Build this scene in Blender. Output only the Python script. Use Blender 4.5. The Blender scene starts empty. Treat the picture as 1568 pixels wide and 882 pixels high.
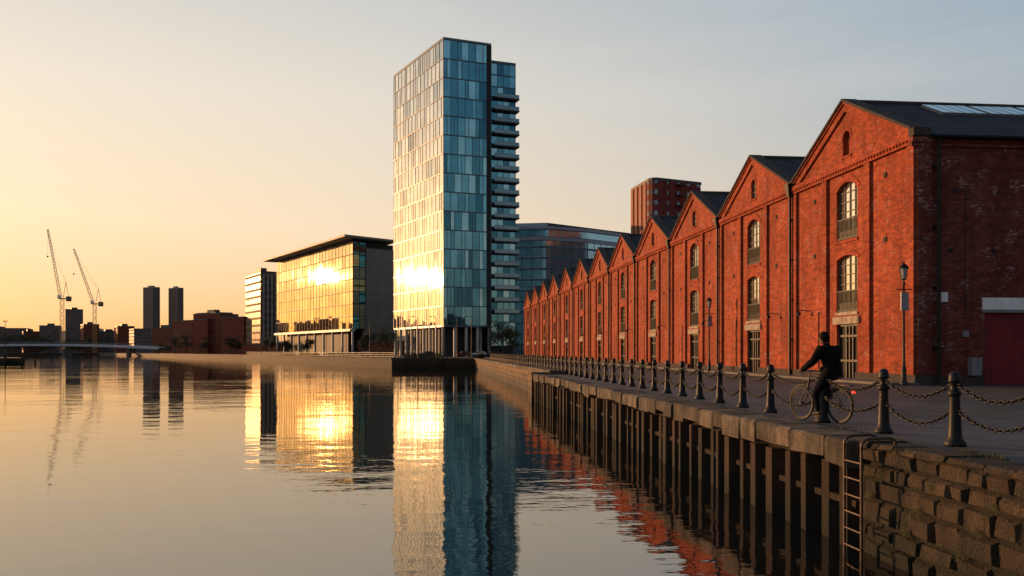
import bpy, bmesh, math, random
from mathutils import Vector, Matrix, noise
R=random.Random(7)
F=1306.7; TH=math.atan(131/F); CT=math.cos(TH); ST=math.sin(TH)
CAMZ=1.4; WZ=-1.62
def WC(xc,Z,z=0.0): return Vector((xc*CT+Z*ST,-xc*ST+Z*CT,z))
def W(px,Z,z=0.0): return WC((px-784)/F*Z,Z,z)
def HT(py,Z): return (538-py)/F*Z+CAMZ
scene=bpy.context.scene
scene.view_settings.view_transform='Standard'
scene.view_settings.look='None'
scene.view_settings.exposure=0
SUNEL=math.radians(4.9)
SUND=Vector((-.727,.687,0)).normalized()*math.cos(SUNEL)+Vector((0,0,math.sin(SUNEL)))

# ---------------------------------------------------------------- materials
class NT:
    def __init__(s,name):
        s.mat=bpy.data.materials.new(name); s.mat.use_nodes=True
        s.t=s.mat.node_tree; s.n=s.t.nodes; s.b=s.n.get('Principled BSDF'); s.out=s.n.get('Material Output')
    def new(s,typ,**k):
        nd=s.n.new(typ)
        for a,b in k.items(): setattr(nd,a,b)
        return nd
    def L(s,a,b): s.t.links.new(a,b)
    def noise(s,vec,scale,detail=4,rough=.55,sx=(1,1,1)):
        m=s.new('ShaderNodeMapping'); m.inputs['Scale'].default_value=sx; s.L(vec,m.inputs[0])
        n=s.new('ShaderNodeTexNoise'); n.inputs['Scale'].default_value=scale; n.inputs['Detail'].default_value=detail
        n.inputs['Roughness'].default_value=rough; s.L(m.outputs[0],n.inputs['Vector']); return n.outputs['Fac']
    def ramp(s,fac,stops,interp='LINEAR'):
        r=s.new('ShaderNodeValToRGB'); r.color_ramp.interpolation=interp
        e=r.color_ramp.elements
        while len(e)<len(stops): e.new(.5)
        for i,(p,c) in enumerate(stops):
            e[i].position=p; e[i].color=(c if len(c)==4 else (*c,1)) if isinstance(c,tuple) else (c,c,c,1)
        s.L(fac,r.inputs[0]); return r.outputs[0]
    def mix(s,fac,a,b,mode='MIX'):
        m=s.new('ShaderNodeMix',data_type='RGBA',blend_type=mode)
        if isinstance(fac,(int,float)): m.inputs[0].default_value=fac
        else: s.L(fac,m.inputs[0])
        for i,x in ((6,a),(7,b)):
            if isinstance(x,tuple): m.inputs[i].default_value=(*x,1)
            else: s.L(x,m.inputs[i])
        return m.outputs[2]
    def math(s,op,a,b):
        m=s.new('ShaderNodeMath',operation=op)
        for i,x in enumerate((a,b)):
            if isinstance(x,(int,float)): m.inputs[i].default_value=x
            else: s.L(x,m.inputs[i])
        return m.outputs[0]
    def bump(s,h,strength=.5,dist=.02,normal=None):
        b=s.new('ShaderNodeBump'); b.inputs['Strength'].default_value=strength; b.inputs['Distance'].default_value=dist
        s.L(h,b.inputs['Height'])
        if normal: s.L(normal,b.inputs['Normal'])
        return b.outputs[0]
    def uv(s): return s.new('ShaderNodeUVMap').outputs[0]
    def pos(s): return s.new('ShaderNodeNewGeometry').outputs['Position']
    def island(s): return s.new('ShaderNodeNewGeometry').outputs['Random Per Island']
    def set(s,**k):
        for a,v in k.items():
            i=s.b.inputs[a.replace('_',' ')]
            if isinstance(v,tuple): i.default_value=(*v,1)
            elif isinstance(v,(int,float)): i.default_value=v
            else: s.L(v,i)
        return s.mat

def plain(name,col,rough=.6,metal=0,var=.25,scale=3,spec=.4):
    t=NT(name); f=t.noise(t.pos(),scale,5,.62)
    f=t.ramp(f,[(.3,0.0),(.7,1.0)])
    c=t.mix(f,tuple(x*(1-var) for x in col),tuple(min(1,x*(1+var)) for x in col))
    t.b.inputs['Specular IOR Level'].default_value=spec
    t.set(Base_Color=c,Roughness=rough,Metallic=metal)
    return t.mat

def brick_mat(name,c1,c2,mortar,bw=.235,bh=.078,ms=.009,pale=.25,dirt=.6,bd=.012,spec=.25,cm=.8):
    t=NT(name); uv=t.uv(); P=t.pos()
    b=t.new('ShaderNodeTexBrick'); b.offset=.5
    b.inputs['Scale'].default_value=1; b.inputs['Brick Width'].default_value=bw; b.inputs['Row Height'].default_value=bh
    b.inputs['Mortar Size'].default_value=ms; b.inputs['Mortar Smooth'].default_value=.3; b.inputs['Bias'].default_value=-.15
    b.inputs['Color1'].default_value=(*c1,1); b.inputs['Color2'].default_value=(*c2,1); b.inputs['Mortar'].default_value=(*mortar,1)
    t.L(uv,b.inputs['Vector'])
    col=b.outputs['Color']
    big=t.noise(P,.30,6,.62); med=t.noise(P,1.3,6,.7); st=t.noise(P,1.0,5,.6,(1.6,1.6,.20)); blk=t.noise(uv,1.6,5,.85,(1,2.6,1))
    col=t.mix(t.ramp(big,[(.40,0.0),(.68,.8)]),col,tuple(x*.45 for x in c1))
    col=t.mix(cm,col,t.ramp(blk,[(.30,.25),(.46,.85),(.60,1.35),(.72,1.9)]),'MULTIPLY')
    wn=t.noise(uv,4.2,2,.5,(1,3,1))
    pm=t.math('MULTIPLY',t.ramp(med,[(.53,0.0),(.66,1.0)]),t.ramp(wn,[(.47,0.0),(.60,1.0)]))
    pm2=t.math('MULTIPLY',pm,pale)
    col=t.mix(pm2,col,(.42,.30,.25))
    col=t.mix(t.ramp(st,[(.47,0.0),(.74,dirt)]),col,tuple(x*.25 for x in c1))
    fine=t.noise(uv,22,3,.7)
    col=t.mix(.45,col,t.ramp(fine,[(.3,.4),(.7,1.3)]),'MULTIPLY')
    h=t.math('SUBTRACT',fine,b.outputs['Fac'])
    t.b.inputs['Specular IOR Level'].default_value=spec
    return t.set(Base_Color=col,Roughness=.9,Normal=t.bump(h,.8,bd))

def grid_mat(name,wall,glass,bw,bh,ms,offset=0,rough=.15,metal=.7,wallrough=.8,c2=.6):
    t=NT(name); uv=t.uv()
    b=t.new('ShaderNodeTexBrick'); b.offset=offset; b.squash=1
    for k,v in (('Scale',1),('Brick Width',bw),('Row Height',bh),('Mortar Size',ms),('Mortar Smooth',.0),('Bias',0)): b.inputs[k].default_value=v
    b.inputs['Color1'].default_value=(*glass,1); b.inputs['Color2'].default_value=(*[x*c2 for x in glass],1); b.inputs['Mortar'].default_value=(*wall,1)
    t.L(uv,b.inputs['Vector'])
    r=t.new('ShaderNodeMapRange'); t.L(b.outputs['Fac'],r.inputs[0]); r.inputs[3].default_value=rough; r.inputs[4].default_value=wallrough
    m=t.new('ShaderNodeMapRange'); t.L(b.outputs['Fac'],m.inputs[0]); m.inputs[3].default_value=metal; m.inputs[4].default_value=0
    n=t.noise(t.pos(),.3,4)
    col=t.mix(.5,b.outputs['Color'],t.ramp(n,[(.3,.6),(.7,1.1)]),'MULTIPLY')
    t.b.inputs['Specular IOR Level'].default_value=.2
    return t.set(Base_Color=col,Roughness=r.outputs[0],Metallic=m.outputs[0],Normal=t.bump(b.outputs['Fac'],.5,.1))

def glass_mat(name,tint,rough=.05,metal=.9,warp=0):
    t=NT(name); n=t.noise(t.pos(),.22,4,.6)
    n=t.ramp(n,[(.3,0.0),(.7,1.0)])
    col=t.mix(n,tuple(x*.78 for x in tint),tuple(min(1,x*1.12) for x in tint))
    k=dict(Base_Color=col,Roughness=rough,Metallic=metal)
    if warp: k['Normal']=t.bump(t.noise(t.pos(),.55,2,.5),1.0,warp)
    return t.set(**k)

M={}
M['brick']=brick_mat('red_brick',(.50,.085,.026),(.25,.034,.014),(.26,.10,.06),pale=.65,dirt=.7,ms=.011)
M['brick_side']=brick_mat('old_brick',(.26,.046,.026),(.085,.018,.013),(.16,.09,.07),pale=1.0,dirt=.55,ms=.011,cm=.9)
M['brick_lt']=brick_mat('arch_brick',(.48,.080,.03),(.30,.045,.018),(.24,.09,.055),bw=.11,bh=.235,pale=.2,dirt=.4)
M['slate']=brick_mat('slate',(.045,.052,.064),(.026,.030,.040),(.013,.013,.016),bw=.3,bh=.22,ms=.008,pale=.10,dirt=.3,bd=.02)
M['stone']=plain('worn_sandstone',(.30,.235,.18),.85,0,.5,4)
M['plinth']=plain('dark_stone',(.055,.044,.04),.9,0,.4,3,.2)
M['black']=plain('black_iron',(.008,.008,.009),.5,.0,.4,8,.25)
M['frame']=plain('window_bars',(.06,.048,.04),.6)
M['darkframe']=plain('dark_frame',(.022,.02,.018),.5,0,.3,4,.3)
M['winglass']=glass_mat('window_glass',(.86,.78,.64),.06,.9,.004)
M['doorglass']=glass_mat('door_glass',(.16,.14,.12),.12,.6)
M['red']=plain('red_paint',(.17,.009,.013),.55,0,.35,2)
M['white']=plain('white_paint',(.75,.75,.74),.6,0,.15,3)
M['greybox']=plain('grey_metal',(.20,.21,.22),.5,.2)
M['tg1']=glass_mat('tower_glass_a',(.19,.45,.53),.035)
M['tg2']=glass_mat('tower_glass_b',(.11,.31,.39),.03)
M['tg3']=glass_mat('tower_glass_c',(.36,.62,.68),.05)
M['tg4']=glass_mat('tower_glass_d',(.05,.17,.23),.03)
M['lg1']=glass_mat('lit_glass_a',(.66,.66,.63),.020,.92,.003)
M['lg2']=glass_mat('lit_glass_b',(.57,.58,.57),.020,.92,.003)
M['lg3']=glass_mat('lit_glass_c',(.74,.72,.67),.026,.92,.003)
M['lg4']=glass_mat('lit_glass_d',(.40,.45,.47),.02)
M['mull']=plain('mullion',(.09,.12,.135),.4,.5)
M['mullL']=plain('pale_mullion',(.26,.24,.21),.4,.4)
M['core']=plain('core_dark',(.02,.02,.023),.7)
M['conc']=plain('concrete',(.30,.28,.26),.85,0,.2,.4)
M['dconc']=plain('dark_cladding',(.075,.068,.066),.6,0,.15,.5,.3)
M['greycl']=plain('grey_cladding',(.20,.17,.155),.6,0,.12,.3,.3)
M['roofg']=plain('roof_metal',(.34,.40,.46),.45,.1)
M['col']=plain('column_white',(.42,.39,.35),.5)
M['gold1']=glass_mat('bronze_glass_a',(.56,.43,.25),.019,.92,.003)
M['gold2']=glass_mat('bronze_glass_b',(.49,.37,.21),.019,.92,.003)
M['gold3']=glass_mat('bronze_glass_c',(.64,.50,.30),.024,.92,.003)
M['gold4']=glass_mat('bronze_glass_d',(.28,.22,.14),.02)
M['steelL']=plain('hazy_crane_paint',(.40,.20,.07),.5)  # orange crane paint, lightened to stand in for haze at a distance

def ground_mat():
    t=NT('setts_paving'); P=t.pos()
    b=t.new('ShaderNodeTexBrick')
    for k,v in (('Scale',1),('Brick Width',.34),('Row Height',.17),('Mortar Size',.014),('Mortar Smooth',.6),('Bias',0)): b.inputs[k].default_value=v
    b.inputs['Color1'].default_value=(.115,.10,.094,1); b.inputs['Color2'].default_value=(.058,.054,.053,1); b.inputs['Mortar'].default_value=(.022,.02,.018,1)
    t.L(P,b.inputs['Vector'])
    big=t.noise(P,.25,6,.6); med=t.noise(P,1.8,5,.65); fine=t.noise(P,30,3); trk=t.noise(P,1.0,4,.6,(1.2,.08,1))
    c=t.mix(t.ramp(big,[(.35,0.0),(.7,.75)]),b.outputs['Color'],(.035,.032,.031))
    c=t.mix(t.ramp(med,[(.55,0.0),(.75,.55)]),c,(.17,.15,.135))
    c=t.mix(t.ramp(trk,[(.50,0.0),(.70,.6)]),c,(.03,.028,.027))
    c=t.mix(.5,c,t.ramp(fine,[(.3,.5),(.7,1.3)]),'MULTIPLY')
    h=t.math('SUBTRACT',fine,b.outputs['Fac'])
    return t.set(Base_Color=c,Roughness=t.ramp(big,[(.3,.5),(.7,.8)]),Normal=t.bump(h,.8,.025))
M['setts']=ground_mat()
M['ground']=plain('earth_asphalt',(.07,.063,.058),.9,0,.4,.05,.2)
M['foot']=plain('flagstone',(.12,.108,.10),.8,0,.3,1.2)

def quaystone(name,base,blocks,moss=.75):
    t=NT(name); P=t.pos(); uv=t.uv()
    n1=t.noise(P,1.3,6,.65); n2=t.noise(P,5,6,.72); n3=t.noise(P,.5,4); fine=t.noise(P,28,3,.7); run=t.noise(P,1.0,5,.6,(3.5,3.5,.35))
    c=t.mix(t.ramp(n1,[(.32,0.0),(.68,1.0)]),tuple(x*.35 for x in base),tuple(x*1.4 for x in base))
    if not blocks: c=t.mix(.75,c,t.ramp(t.island(),[(0.0,.35),(.6,.95),(1.0,1.7)]),'MULTIPLY')
    c=t.mix(t.ramp(n2,[(.46,0.0),(.66,moss)]),c,(.022,.026,.009))
    c=t.mix(t.ramp(run,[(.45,0.0),(.68,.85)]),c,tuple(x*.15 for x in base))
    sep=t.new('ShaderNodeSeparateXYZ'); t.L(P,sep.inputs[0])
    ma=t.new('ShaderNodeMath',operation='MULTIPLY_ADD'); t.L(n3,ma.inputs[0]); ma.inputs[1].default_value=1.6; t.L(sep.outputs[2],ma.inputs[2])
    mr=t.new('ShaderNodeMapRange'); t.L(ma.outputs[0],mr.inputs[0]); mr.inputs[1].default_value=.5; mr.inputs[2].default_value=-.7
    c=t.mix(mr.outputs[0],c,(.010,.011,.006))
    c=t.mix(.5,c,t.ramp(fine,[(.3,.4),(.7,1.4)]),'MULTIPLY')
    if blocks:
        b=t.new('ShaderNodeTexBrick')
        for k,v in (('Scale',1),('Brick Width',1.1),('Row Height',.42),('Mortar Size',.03),('Mortar Smooth',.5),('Bias',0)): b.inputs[k].default_value=v
        b.inputs['Color1'].default_value=(1,1,1,1); b.inputs['Color2'].default_value=(.5,.5,.5,1); b.inputs['Mortar'].default_value=(.12,.12,.12,1)
        t.L(uv,b.inputs['Vector']); c=t.mix(1,c,b.outputs['Color'],'MULTIPLY')
        h=t.math('SUBTRACT',n2,b.outputs['Fac']); nb=t.bump(h,.9,.06)
    else:
        h=t.math('ADD',n2,fine); nb=t.bump(h,1.0,.06)
    t.b.inputs['Specular IOR Level'].default_value=.3
    return t.set(Base_Color=c,Roughness=.8,Normal=nb)
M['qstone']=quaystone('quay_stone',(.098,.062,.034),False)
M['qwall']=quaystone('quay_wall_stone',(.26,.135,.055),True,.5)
M['bankw']=quaystone('embankment_stone',(.075,.045,.026),True,.7)
M['cope']=quaystone('coping_stone',(.165,.128,.095),False,.6)
M['bcope']=quaystone('embankment_coping',(.10,.075,.052),False,.6)
M['pile']=quaystone('pile_timber',(.070,.028,.014),False,.4)
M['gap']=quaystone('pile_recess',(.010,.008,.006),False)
M['galv']=plain('weathered_steel',(.08,.055,.04),.5,.6,.5,9)

def water_mat():
    t=NT('dock_water'); P=t.pos()
    w1=t.noise(P,1.0,3,.5,(.8,1.7,1)); w2=t.noise(P,.28,2,.5,(.7,1.5,1)); w3=t.noise(P,4.5,2,.5,(.8,1.4,1))
    patch=t.ramp(t.noise(P,.035,3,.5,(1,2.2,1)),[(.38,.25),(.62,1.0)])
    h=t.math('ADD',t.math('MULTIPLY',t.math('MULTIPLY',w1,patch),.013),t.math('MULTIPLY',w2,.022))
    h=t.math('ADD',h,t.math('MULTIPLY',t.math('MULTIPLY',w3,patch),.0018))
    nb=t.bump(h,1.0,1.0)
    g=t.new('ShaderNodeBsdfGlossy'); g.inputs['Roughness'].default_value=.025; g.inputs['Color'].default_value=(.98,.94,.90,1); t.L(nb,g.inputs['Normal'])
    d=t.new('ShaderNodeBsdfDiffuse'); d.inputs['Color'].default_value=(.010,.011,.010,1)
    fr=t.new('ShaderNodeFresnel'); fr.inputs['IOR'].default_value=3.2
    mx=t.new('ShaderNodeMixShader'); t.L(fr.outputs[0],mx.inputs[0]); t.L(d.outputs[0],mx.inputs[1]); t.L(g.outputs[0],mx.inputs[2])
    t.L(mx.outputs[0],t.out.inputs['Surface']); return t.mat
M['water']=water_mat()

# ---------------------------------------------------------------- mesh builder
class MB:
    def __init__(s): s.v=[];s.f=[];s.m=[];s.sm=[];s.mats=[]
    def mi(s,k):
        m=M[k] if isinstance(k,str) else k
        if m not in s.mats: s.mats.append(m)
        return s.mats.index(m)
    def face(s,pts,mat,sm=False):
        i=len(s.v); s.v+= [tuple(p) for p in pts]; s.f.append(list(range(i,i+len(pts)))); s.m.append(s.mi(mat)); s.sm.append(sm)
    def faces(s,vs,fs,mat,sm=False):
        i=len(s.v); s.v+=[tuple(p) for p in vs]; k=s.mi(mat)
        for f in fs: s.f.append([a+i for a in f]); s.m.append(k); s.sm.append(sm)
    def obox(s,o,u,n,u0,u1,n0,n1,z0,z1,mat):
        o=Vector(o);u=Vector(u);n=Vector(n);Z=Vector((0,0,1))
        vs=[o+u*a+n*b+Z*c for c in (z0,z1) for a,b in ((u0,n0),(u1,n0),(u1,n1),(u0,n1))]
        s.faces(vs,[(0,3,2,1),(4,5,6,7),(0,1,5,4),(1,2,6,5),(2,3,7,6),(3,0,4,7)],mat)
    def box(s,x0,x1,y0,y1,z0,z1,mat): s.obox((0,0,0),(1,0,0),(0,1,0),x0,x1,y0,y1,z0,z1,mat)
    def prism(s,poly,z0,z1,mat,top=None):
        n=len(poly); a=[(p[0],p[1],z0) for p in poly]; b=[(p[0],p[1],z1) for p in poly]
        s.face(b,top or mat); s.face(a[::-1],mat)
        for i in range(n):
            j=(i+1)%n; s.face([a[i],a[j],b[j],b[i]],mat)
    def extx(s,poly,x0,x1,mat):
        n=len(poly); a=[(x0,p[0],p[1]) for p in poly]; b=[(x1,p[0],p[1]) for p in poly]
        s.face(a,mat); s.face(b[::-1],mat)
        for i in range(n):
            j=(i+1)%n; s.face([a[i],b[i],b[j],a[j]],mat)
    def cyl(s,p0,p1,r0,r1=None,n=8,mat='black',cap=True):
        r1=r0 if r1 is None else r1
        p0=Vector(p0);p1=Vector(p1);d=(p1-p0).normalized()
        a=d.orthogonal().normalized(); b=d.cross(a)
        vs=[];
        for p,r in ((p0,r0),(p1,r1)):
            for i in range(n):
                t=2*math.pi*i/n; vs.append(p+(a*math.cos(t)+b*math.sin(t))*r)
        s.faces(vs,[(i,(i+1)%n,n+(i+1)%n,n+i) for i in range(n)],mat,n>5)
        if cap: s.face(vs[:n][::-1],mat); s.face(vs[n:],mat)
    def beam(s,p0,p1,w,mat): s.cyl(p0,p1,w*.7,w*.7,4,mat)
    def tube(s,pts,r,n=8,mat='black'):
        for a,b in zip(pts[:-1],pts[1:]): s.cyl(a,b,r,r,n,mat)
    def lathe(s,c,prof,n,mat):
        c=Vector(c); vs=[]
        for r,z in prof:
            for i in range(n):
                t=2*math.pi*i/n; vs.append(c+Vector((r*math.cos(t),r*math.sin(t),z)))
        fs=[]
        for k in range(len(prof)-1):
            for i in range(n):
                j=(i+1)%n; fs.append((k*n+i,k*n+j,(k+1)*n+j,(k+1)*n+i))
        s.faces(vs,fs,mat,True)
    def torus(s,c,ax,up,R1,R2,r,n,m,mat,twist=0):
        c=Vector(c);ax=Vector(ax);up=Vector(up);nn=ax.cross(up).normalized(); vs=[];fs=[]
        for i in range(n):
            t=2*math.pi*i/n; d=ax*math.cos(t)*R1+up*math.sin(t)*R2; dn=d.normalized()
            for j in range(m):
                q=2*math.pi*j/m; vs.append(c+d+dn*(r*math.cos(q))+nn*(r*math.sin(q)))
        for i in range(n):
            for j in range(m):
                fs.append((i*m+j,((i+1)%n)*m+j,((i+1)%n)*m+(j+1)%m,i*m+(j+1)%m))
        s.faces(vs,fs,mat,True)
    def mesh(s,name):
        me=bpy.data.meshes.new(name); me.from_pydata(s.v,[],s.f)
        for m in s.mats: me.materials.append(m)
        me.polygons.foreach_set('material_index',s.m); me.polygons.foreach_set('use_smooth',s.sm)
        uvl=me.uv_layers.new(name='UVMap'); me.update()
        for p in me.polygons:
            n=p.normal
            if abs(n.z)<.75:
                t=Vector((-n.y,n.x,0))
                if t.length<1e-6: t=Vector((1,0,0))
                t.normalize()
                if abs(t.x)>abs(t.y):
                    if t.x<0:t=-t
                elif t.y<0: t=-t
                k=1/max(.3,math.sqrt(max(0,1-n.z*n.z)))
                for l in p.loop_indices:
                    co=me.vertices[me.loops[l].vertex_index].co; uvl.data[l].uv=(co.dot(t),co.z*k)
            else:
                for l in p.loop_indices:
                    co=me.vertices[me.loops[l].vertex_index].co; uvl.data[l].uv=(co.x,co.y)
        return me
def obj(name,me,parent=None,loc=(0,0,0),rot=None):
    o=bpy.data.objects.new(name,me); scene.collection.objects.link(o); o.location=loc
    if rot: o.rotation_euler=rot
    if parent: o.parent=parent
    return o
def empty(name,loc=(0,0,0),rot=None):
    o=obj(name,None,None,loc,rot); o.empty_display_size=.5; return o

# ---------------------------------------------------------------- ground, water
P0=Vector((6.62,-600,0));P1=Vector((6.62,51,0));P2=Vector((7.5,51.01,0));P3=W(727,146);P4=W(600,148);P5=W(372,290);P5b=W(245,460);P6=W(150,760);P7=W(-1500,900)
bank=[P0,P1,P2,P3,P4,P5,P5b,P6,P7]
land=bank+[Vector((-7000,P7.y+200,0)),Vector((-7000,9000,0)),Vector((9000,9000,0)),Vector((9000,-600,0))]
g=MB(); g.face([(p.x,p.y,0) for p in land],'ground'); obj('ground',g.mesh('ground'))
w=MB(); w.face([(-9000,-3000,WZ),(9000,-3000,WZ),(9000,9000,WZ),(-9000,9000,WZ)],'water'); obj('water',w.mesh('water'))
pv=MB(); pv.face([(7.12,-60,.004),(60,-60,.004),(60,33,.004),(19.0,33,.004),(19.0,175,.004),(11.5,143,.004),(8.4,51,.004),(7.12,51,.004)],'setts'); obj('cobbled_pavement',pv.mesh('pavement'))
fp=MB(); fp.box(18.75,20.2,33.2,176,-.1,.11,'foot'); obj('footway',fp.mesh('footway'))
bk=MB()
for i,(a,b) in enumerate(zip(bank[2:-1],bank[3:])):
    d=(b-a); L=d.length; d.normalize(); n=Vector((-d.y,d.x,0))
    bk.face([(a.x,a.y,WZ-1),(b.x,b.y,WZ-1),(b.x,b.y,0.0),(a.x,a.y,0.0)],'qwall' if i==0 else 'bankw')
    k=0
    while k<L and i<4: k2=min(L,k+3); bk.obox(a,d,n,k,k2-.03,-.75,.12+R.uniform(-.02,.02),-.02,.26+R.uniform(-.02,.02),'cope' if i==0 else 'bcope'); k=k2
obj('embankment_wall',bk.mesh('embankment'))
rl=MB()
for a,b in ((P3,P4),(P4,P5)):
    d=(b-a); L=d.length; d.normalize(); n=Vector((d.y,-d.x,0)); o=a+n*1.2
    k=0
    while k<L:
        rl.cyl(o+d*k,o+d*k+Vector((0,0,1.15)),.05,.05,5,'darkframe'); k+=2.5
    for z in (.45,.8,1.15): rl.cyl(o+Vector((0,0,z)),o+d*L+Vector((0,0,z)),.035,.035,4,'darkframe')
obj('embankment_railing',rl.mesh('railing'))

# quay wall ----------------------------------------------------
qe=empty('quay_wall')
q=MB()
LADY=11.95
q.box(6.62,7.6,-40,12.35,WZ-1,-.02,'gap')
z=-.02;row=0
while z>WZ-.6:
    h=R.choice([.24,.30,.34]); y=-12+ (row%2)*.3+R.uniform(0,.2)
    while y<12.3:
        l=R.uniform(.32,.85); y1=min(y+l,12.33)
        if y1-y<.12: break
        p=R.uniform(.03,.10); x=6.62; e=R.uniform(.025,.05)
        j=lambda k=.018:R.uniform(-k,k)
        a=[(x+.02,y+.012,z-h+.012),(x+.02,y1-.012,z-h+.012),(x+.02,y1-.012,z-.012),(x+.02,y+.012,z-.012)]
        b=[(x-p+j(.02),a[i][1]+dy*e+j(),a[i][2]+dz*e+j()) for i,(dy,dz) in enumerate(((1,1),(-1,1),(-1,-1),(1,-1)))]
        q.faces(a+b,[(4,5,6,7),(0,1,5,4),(1,2,6,5),(2,3,7,6),(3,0,4,7)],'qstone')
        y=y1
    z-=h; row+=1
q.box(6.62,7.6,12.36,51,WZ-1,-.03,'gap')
y=12.55
while y<50.7:
    x=6.62; wd=R.uniform(.18,.34); pr=R.uniform(.12,.27); t=-.36+R.uniform(-.06,.03); ln=R.uniform(-.03,.03)
    q.faces([(x,y-.06,WZ-1),(x-pr,y+.02+ln,WZ-1),(x-pr,y+wd-.02+ln,WZ-1),(x,y+wd+.06,WZ-1),(x,y-.06,t),(x-pr,y+.02,t),(x-pr,y+wd-.02,t),(x,y+wd+.06,t)],
            [(0,1,5,4),(1,2,6,5),(2,3,7,6),(4,5,6,7)],'pile')
    y+=.74+R.uniform(-.12,.12)
q.box(6.50,6.64,12.4,50.9,-.98,-.88,'pile')
obj('masonry',q.mesh('masonry'),qe)
cp=MB()
def cstone(m,x0,x1,y0,y1,z0,z1,mat,b=.03):
    j=lambda k=.015:R.uniform(-k,k)
    vs=[(x0+j(),y0,z0+j(.03)),(x1,y0,z0),(x1,y1,z0),(x0+j(),y1,z0+j(.03)),(x0+j(),y0,z1-b+j(.01)),(x1,y0,z1-b),(x1,y1,z1-b),(x0+j(),y1,z1-b+j(.01)),(x0+b+j(),y0+b*.5,z1+j(.006)),(x1,y0+b*.5,z1),(x1,y1-b*.5,z1),(x0+b+j(),y1-b*.5,z1+j(.006))]
    m.faces(vs,[(0,3,2,1),(0,1,5,4),(1,2,6,5),(2,3,7,6),(3,0,4,7),(4,5,9,8),(5,6,10,9),(6,7,11,10),(7,4,8,11),(8,9,10,11)],mat)
y=12.4
while y<51:
    l=R.uniform(.6,1.5); y1=min(y+l,51); o=R.uniform(-.05,.05)
    cstone(cp,6.36+o,7.14,y+.012,y1-.012,-.30+R.uniform(-.09,.08),.045+R.uniform(-.015,.015),'cope',.045); y=y1
y=-20
while y<12.35:
    l=R.uniform(.45,1.0); y1=min(y+l,12.36)
    cstone(cp,6.53+R.uniform(-.05,.04),7.14,y+.012,y1-.012,-.03,.05+R.uniform(-.025,.02),'qstone',.04); y=y1
cp.box(6.3,7.9,51.02,52.6,WZ-1,.12,'qwall')
obj('coping',cp.mesh('coping'),qe)
ld=MB(); lx=6.22
for yy in (LADY-.25,LADY+.25):
    pts=[(lx,yy,WZ-.5),(lx,yy,.02)]
    for i in range(6):
        a=math.pi*i/5*.5; pts.append((lx+.12*(1-math.cos(a)),yy,.02+.12*math.sin(a)))
    pts+= [(lx+.42,yy,.15),(lx+.50,yy,.12),(lx+.52,yy,.03)]
    ld.tube(pts,.022,8,'galv')
z=WZ-.1
while z<.0: ld.cyl((lx,LADY-.25,z),(lx,LADY+.25,z),.016,.016,6,'galv'); z+=.25
obj('quay_ladder',ld.mesh('ladder'))
gm=plain('dry_grass',(.075,.08,.022),.9,0,.5,5)
gr=MB()
for i in range(6500):
    yy=R.choice([R.uniform(5,12.3),R.uniform(5,30)]); xx=7.13+abs(R.gauss(0,.10)) if R.random()<.7 else 6.55+R.uniform(-.05,.6)
    if noise.noise(Vector((xx*1.5,yy*.9,3)))<.04: continue
    hh=R.uniform(.02,.11); a=R.uniform(0,6.3); dx,dy=math.cos(a)*.006,math.sin(a)*.006; lx2,ly2=R.uniform(-.04,.04),R.uniform(-.04,.04)
    gr.face([(xx-dx,yy-dy,.0),(xx+dx,yy+dy,.0),(xx+lx2,yy+ly2,hh+.02)],gm)
for i in range(1500):
    c=R.randint(0,26); yy=4+c*.31+R.gauss(0,.05); zz=-.1-((c*.37)%1.5)+R.gauss(0,.02)
    gr.face([(6.54,yy-.006,zz),(6.54,yy+.006,zz),(6.54-R.uniform(.02,.12),yy+R.uniform(-.07,.07),zz+R.uniform(-.06,.07))],gm)
obj('grass',gr.mesh('grass'))

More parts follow.
